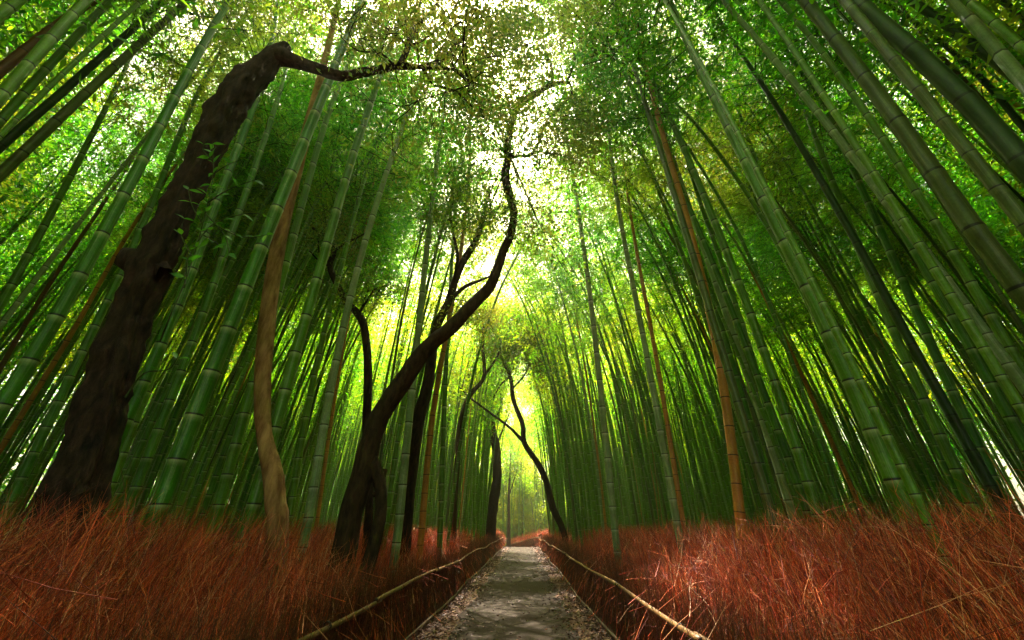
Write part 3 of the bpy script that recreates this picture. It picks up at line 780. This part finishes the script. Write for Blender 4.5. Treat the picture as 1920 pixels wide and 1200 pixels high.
tree('leaning_tree', 'dark tree leaning right in a long S curve over the path, forked near its foot', 5.5,
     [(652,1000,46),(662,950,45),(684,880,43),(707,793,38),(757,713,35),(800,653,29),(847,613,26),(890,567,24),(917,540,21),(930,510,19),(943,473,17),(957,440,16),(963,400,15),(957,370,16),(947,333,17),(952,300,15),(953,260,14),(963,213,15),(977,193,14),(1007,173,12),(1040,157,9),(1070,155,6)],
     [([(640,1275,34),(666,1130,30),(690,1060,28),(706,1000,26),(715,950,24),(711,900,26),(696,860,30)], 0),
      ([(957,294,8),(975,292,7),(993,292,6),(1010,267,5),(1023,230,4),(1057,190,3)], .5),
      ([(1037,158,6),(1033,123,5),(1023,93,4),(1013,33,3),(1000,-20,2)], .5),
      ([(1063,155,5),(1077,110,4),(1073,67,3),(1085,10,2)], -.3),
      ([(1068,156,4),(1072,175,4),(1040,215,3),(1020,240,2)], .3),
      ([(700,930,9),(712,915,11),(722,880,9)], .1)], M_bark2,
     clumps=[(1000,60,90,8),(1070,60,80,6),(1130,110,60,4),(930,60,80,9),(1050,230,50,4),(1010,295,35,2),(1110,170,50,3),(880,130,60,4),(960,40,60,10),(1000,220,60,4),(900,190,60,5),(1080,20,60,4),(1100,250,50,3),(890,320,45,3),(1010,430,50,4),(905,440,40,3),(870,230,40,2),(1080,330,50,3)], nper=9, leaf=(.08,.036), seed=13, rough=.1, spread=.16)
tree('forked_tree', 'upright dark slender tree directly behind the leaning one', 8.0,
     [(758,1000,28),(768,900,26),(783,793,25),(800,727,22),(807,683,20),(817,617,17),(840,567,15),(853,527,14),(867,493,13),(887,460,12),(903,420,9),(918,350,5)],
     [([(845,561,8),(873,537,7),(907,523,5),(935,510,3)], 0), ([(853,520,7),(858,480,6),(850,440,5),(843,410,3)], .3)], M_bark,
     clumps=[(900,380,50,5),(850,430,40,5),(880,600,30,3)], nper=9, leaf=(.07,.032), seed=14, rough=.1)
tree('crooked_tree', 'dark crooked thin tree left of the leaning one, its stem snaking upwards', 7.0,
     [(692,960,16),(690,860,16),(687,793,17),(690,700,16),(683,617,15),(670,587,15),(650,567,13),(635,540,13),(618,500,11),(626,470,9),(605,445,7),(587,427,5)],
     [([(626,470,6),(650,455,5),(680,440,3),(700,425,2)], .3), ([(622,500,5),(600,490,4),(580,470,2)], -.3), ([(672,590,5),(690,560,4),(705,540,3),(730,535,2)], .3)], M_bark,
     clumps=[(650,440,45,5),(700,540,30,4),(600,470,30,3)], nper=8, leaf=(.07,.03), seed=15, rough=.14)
tree('thick_far_tree', 'dark thick tree left of the far end of the path, branching in a crown', 23.0,
     [(915,1008,28),(919,980,25),(925,940,20),(932,900,17),(930,840,16),(923,807,14),(921,780,12),(922,727,8),(910,680,6),(905,650,4)],
     [([(923,807,8),(907,783,8),(880,757,6),(853,723,4),(845,700,2)], 1), ([(925,790,6),(940,760,5),(935,720,4),(945,690,2)], 1), ([(930,850,4),(915,820,3),(900,805,2)], -1), ([(931,835,4),(945,800,3),(955,775,2)], 1)], M_bark,
     clumps=[(900,700,40,8),(870,690,35,6),(930,660,30,6),(920,620,35,6)], nper=9, leaf=(.16,.07), seed=16, spread=.4, rough=.1)
tree('arching_tree', 'dark tree on the right of the path arching left over its far end', 18.0,
     [(1060,1010,12),(1052,985,12),(1037,953,13),(1023,900,12),(1007,867,11),(983,830,10),(980,797,9),(963,750,8),(957,707,7),(937,663,5),(925,640,3)],
     [([(983,830,7),(968,814,6),(950,797,5),(887,750,4),(860,725,2)], -1), ([(960,730,4),(985,700,3),(1000,660,2)], 1), ([(958,705,4),(940,720,3),(925,745,2)], 1)], M_bark,
     clumps=[(960,600,45,10),(1010,610,40,8),(930,640,35,7),(990,660,40,8),(900,590,30,5),(1020,690,25,4)], nper=10, leaf=(.14,.06), seed=17, spread=.32, rough=.1)
tree('slim_tree', 'slim dark tree with two raised arms between the left grove and the thick far tree', 16.0,
     [(850,1005,11),(853,940,10),(858,860,10),(863,793,9),(880,743,9),(907,707,7),(905,650,6),(907,607,4)],
     [([(907,707,5),(933,667,4),(940,640,2)], .3)], M_bark2,
     clumps=[(905,580,35,6),(945,640,30,5)], nper=9, leaf=(.13,.055), seed=18, spread=.28, rough=.08)
tree('young_tree', 'small straight tree at the left side of the bend', 42.5,
     [(953,1028,9),(954,980,6),(954,930,5),(956,890,3),(958,850,2)], [([(954,930,3),(962,905,2),(968,885,1)], 0)], M_bark2, clumps=[(960,880,14,4)], nper=8, leaf=(.25,.1), seed=19, spread=.5, rough=.05)
tree('small_far_tree', 'tiny tree with round pale crown in the glowing gap past the bend', 50.0,
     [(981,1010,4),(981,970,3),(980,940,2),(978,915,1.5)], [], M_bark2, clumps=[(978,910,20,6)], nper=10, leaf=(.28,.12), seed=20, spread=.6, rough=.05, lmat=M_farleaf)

# leafy climbing shoot on the big dark trunk
def vine():
    g = np.random.default_rng(55); Y = 2.55
    root = tag(empty('climbing_shoot', at(425, 560, Y)), 'leafy green climbing shoot hanging on the right side of the big dark trunk', 'climber')
    off = np.array(root.location)
    specs = [[(300,640),(320,590),(350,520),(372,450),(390,380),(400,320),(398,270)], [(372,450),(400,420),(440,405),(480,400),(510,408)], [(390,380),(420,360),(455,345),(500,330)], [(395,330),(425,310),(450,300)], [(398,300),(380,280),(388,262)], [(235,745),(270,700),(320,690),(345,640)], [(345,540),(350,500),(352,470)], [(385,400),(420,440),(430,475)], [(360,480),(340,440),(345,410)], [(380,420),(360,385),(352,350)], [(400,420),(440,440),(470,445),(500,440)], [(380,440),(410,460),(400,490)]]
    sm, tp, td = MB(), [], []
    for k, s in enumerate(specs):
        P, W = smooth_path([at(a, b, Y + g.normal(0, .03)) - off for a, b in s], np.linspace(.006, .002, len(s)), .04)
        tube(sm, P, W, 6); a = len(P) // (3 if k == 0 else 5)
        if k == 5: a = int(len(P) * .5)
        for i in range(a, len(P), 4):
            for _ in range(2): tp.append(P[i]); td.append(P[min(i + 1, len(P) - 1)] - P[i - 1])
    obj('stem', sm.mesh('stem', M_branchlet), root)
    tp, td = np.array(tp), unit(np.array(td)); n = len(tp)
    side = np.where(np.arange(n) % 2 == 0, 1., -1.)
    D = td * .5 + np.stack([side * .7, g.normal(0, .35, n), g.normal(-.05, .3, n)], 1)
    lm = MB()
    for i in range(n):       # each leaf: a pointed blade of several facets folded along the midrib
        d = D[i] / np.linalg.norm(D[i]); nn = unit(g.normal(0, .35, 3) + np.array([0, -.5, .8])); s = unit(np.cross(d, nn)); nn = np.cross(s, d)
        L = g.uniform(.07, .12); wv = [0, .26, .36, .30, .12, 0]; tv = np.linspace(0, 1, 6)
        mid = [tp[i] + d * L * t - nn * L * .18 * t * t for t in tv]
        V = []
        for t, w, c in zip(tv, wv, mid): V += [c - s * L * w * .5 + nn * L * w * .12, c, c + s * L * w * .5 + nn * L * w * .12]
        q = []
        for k in range(5):
            b = k * 3; q += [[b, b + 1, b + 4, b + 3], [b + 1, b + 2, b + 5, b + 4]]
        lm.add(V, q, None, g.uniform(), 0)
    obj('leaves', lm.mesh('leaves', M_shootleaf), root)
vine()

# ------------------------------------------------------------------ labels for the grove: order along the top of the twigs
lands = [(40, 'the big dark trunk')] 
pts = []
def brush_px(f):
    for zz in np.arange(1.45, 12, .15):
        u, v, z = proj(f(zz))
        if z > .2 and 0 < u < 1920: return (float(u), float(v), zz)
    return None
ORD = ['first', 'second', 'third', 'fourth', 'fifth', 'sixth', 'seventh', 'eighth', 'ninth', 'tenth', 'eleventh', 'twelfth', 'thirteenth', 'fourteenth', 'fifteenth', 'sixteenth', 'seventeenth', 'eighteenth', 'nineteenth', 'twentieth']
def ordn(k):
    if k < 20: return ORD[k]
    k += 1; return '%d%s' % (k, 'th' if 10 <= k % 100 <= 20 else {1: 'st', 2: 'nd', 3: 'rd'}.get(k % 10, 'th'))
LM = [(135, 'the massive gnarled tree'), (517, 'the tan smooth tree'), (660, 'the long leaning tree'), (915, 'the thick far tree'), (1057, 'the arching tree')]
for r in BAM:
    if r['nm']:
        p = brush_px(r['f']); LM.append((p[0], 'the ' + r['nm']))
LM.sort()
colour = {M_green.name: 'green', M_dark.name: 'dark green', M_olive.name: 'olive', M_pale.name: 'pale grey', M_orange.name: 'orange tan', M_red.name: 'red brown'}
byk = {}
for r in BAM:
    if r['label']:
        tag(r['o'], r['label'], 'bamboo', 'single bamboos with a look of their own'); continue
    p = brush_px(r['f'])
    if p is None or (p[2] > 1.6 and (p[0] < 40 or p[0] > 1880)):
        left = r['b'][0] < 0; key = ('edge', left, colour[r['mat'].name]); byk.setdefault(key, []).append((-(p[1] if p else -9999), r)); continue
    j = min(range(len(LM)), key=lambda i: abs(LM[i][0] - p[0])); right = p[0] > LM[j][0]
    key = ('lm', j, right, colour[r['mat'].name]); byk.setdefault(key, []).append((abs(p[0] - LM[j][0]), r))
for key, L in byk.items():
    L.sort(key=lambda t: t[0])
    for k, (_, r) in enumerate(L):
        if key[0] == 'edge':
            lab = '%s %s bamboo up along the %s edge of the picture' % (ordn(k), key[2], 'left' if key[1] else 'right')
        else:
            lab = '%s %s bamboo to the %s of %s at twig height' % (ordn(k), key[3], 'right' if key[2] else 'left', LM[key[1]][1])
        tag(r['o'], lab, 'bamboo', 'bamboos left of the path' if r['b'][0] < 0 else 'bamboos right of the path')

# ------------------------------------------------------------------ thin scatter volume added for a glow around the canopy gaps
me = bpy.data.meshes.new('glow_haze')
v = [(x, y, z) for x in (-310, 310) for y in (-310, 410) for z in (-2.2, 42)]
me.from_pydata(v, [], [(0,1,3,2),(4,6,7,5),(0,4,5,1),(2,3,7,6),(0,2,6,4),(1,5,7,3)])
hm, t, out = nt('glow_haze'); pv = N(t, 'ShaderNodeVolumePrincipled'); pv.inputs['Density'].default_value = .0034
pv.inputs['Anisotropy'].default_value = .85; pv.inputs['Color'].default_value = (1, .97, .68, 1)
t.links.new(pv.outputs[0], out.inputs['Volume']); me.materials.append(hm)
tag(obj('glow_haze', me), 'thin pale veil of scatter added for a glow round the bright gaps', 'glow_haze', kind='stuff')

# ------------------------------------------------------------------ light, sky, camera
SUN_EL, SUN_AZ = math.radians(64), math.radians(-8)
w = bpy.data.worlds.new('World'); SC.world = w; w.use_nodes = True
nt_ = w.node_tree; nt_.nodes.clear()
sky = nt_.nodes.new('ShaderNodeTexSky'); sky.sky_type = 'NISHITA'; sky.sun_disc = False
sky.sun_elevation = SUN_EL; sky.sun_rotation = SUN_AZ; sky.dust_density = 6.0; sky.air_density = .6; sky.ozone_density = .3
bg = nt_.nodes.new('ShaderNodeBackground'); bg.inputs[1].default_value = .15
wo = nt_.nodes.new('ShaderNodeOutputWorld')
tint = mix(nt_, 1.0, sky.outputs[0], (1.0, .93, .70), 'MULTIPLY'); nt_.links.new(tint, bg.inputs[0]); nt_.links.new(bg.outputs[0], wo.inputs[0])
sl = bpy.data.lights.new('sun', 'SUN'); sl.energy = 5.0; sl.angle = math.radians(.5); sl.color = (1, .93, .78)
so = bpy.data.objects.new('sun', sl); COL.objects.link(so); so.location = (0, 30, 40)
sd = Vector((math.sin(SUN_AZ) * math.cos(SUN_EL), math.cos(SUN_AZ) * math.cos(SUN_EL), math.sin(SUN_EL)))
so.rotation_euler = sd.to_track_quat('Z', 'Y').to_euler()

cam = bpy.data.cameras.new('camera'); co = bpy.data.objects.new('camera', cam); COL.objects.link(co); SC.camera = co
co.location = (0, 0, H); co.rotation_euler = (math.radians(90) + PITCH, 0, YAW)
cam.sensor_width = 36; cam.sensor_fit = 'HORIZONTAL'; cam.lens = 36 * F / 1920; cam.clip_start = .02; cam.clip_end = 2000
SC.view_settings.view_transform = 'Standard'; SC.view_settings.look = 'None'; SC.view_settings.gamma = 1
SC.view_settings.exposure = 2.8
SC.render.engine = 'CYCLES'
cy = SC.cycles; cy.max_bounces = 7; cy.diffuse_bounces = 4; cy.glossy_bounces = 2; cy.transmission_bounces = 4; cy.transparent_max_bounces = 4
cy.caustics_reflective = False; cy.caustics_refractive = False; cy.sample_clamp_indirect = 6
cy.use_denoising = True; cy.denoising_prefilter = 'NONE'; cy.volume_bounces = 0; cy.volume_step_rate = 10; cy.use_adaptive_sampling = True
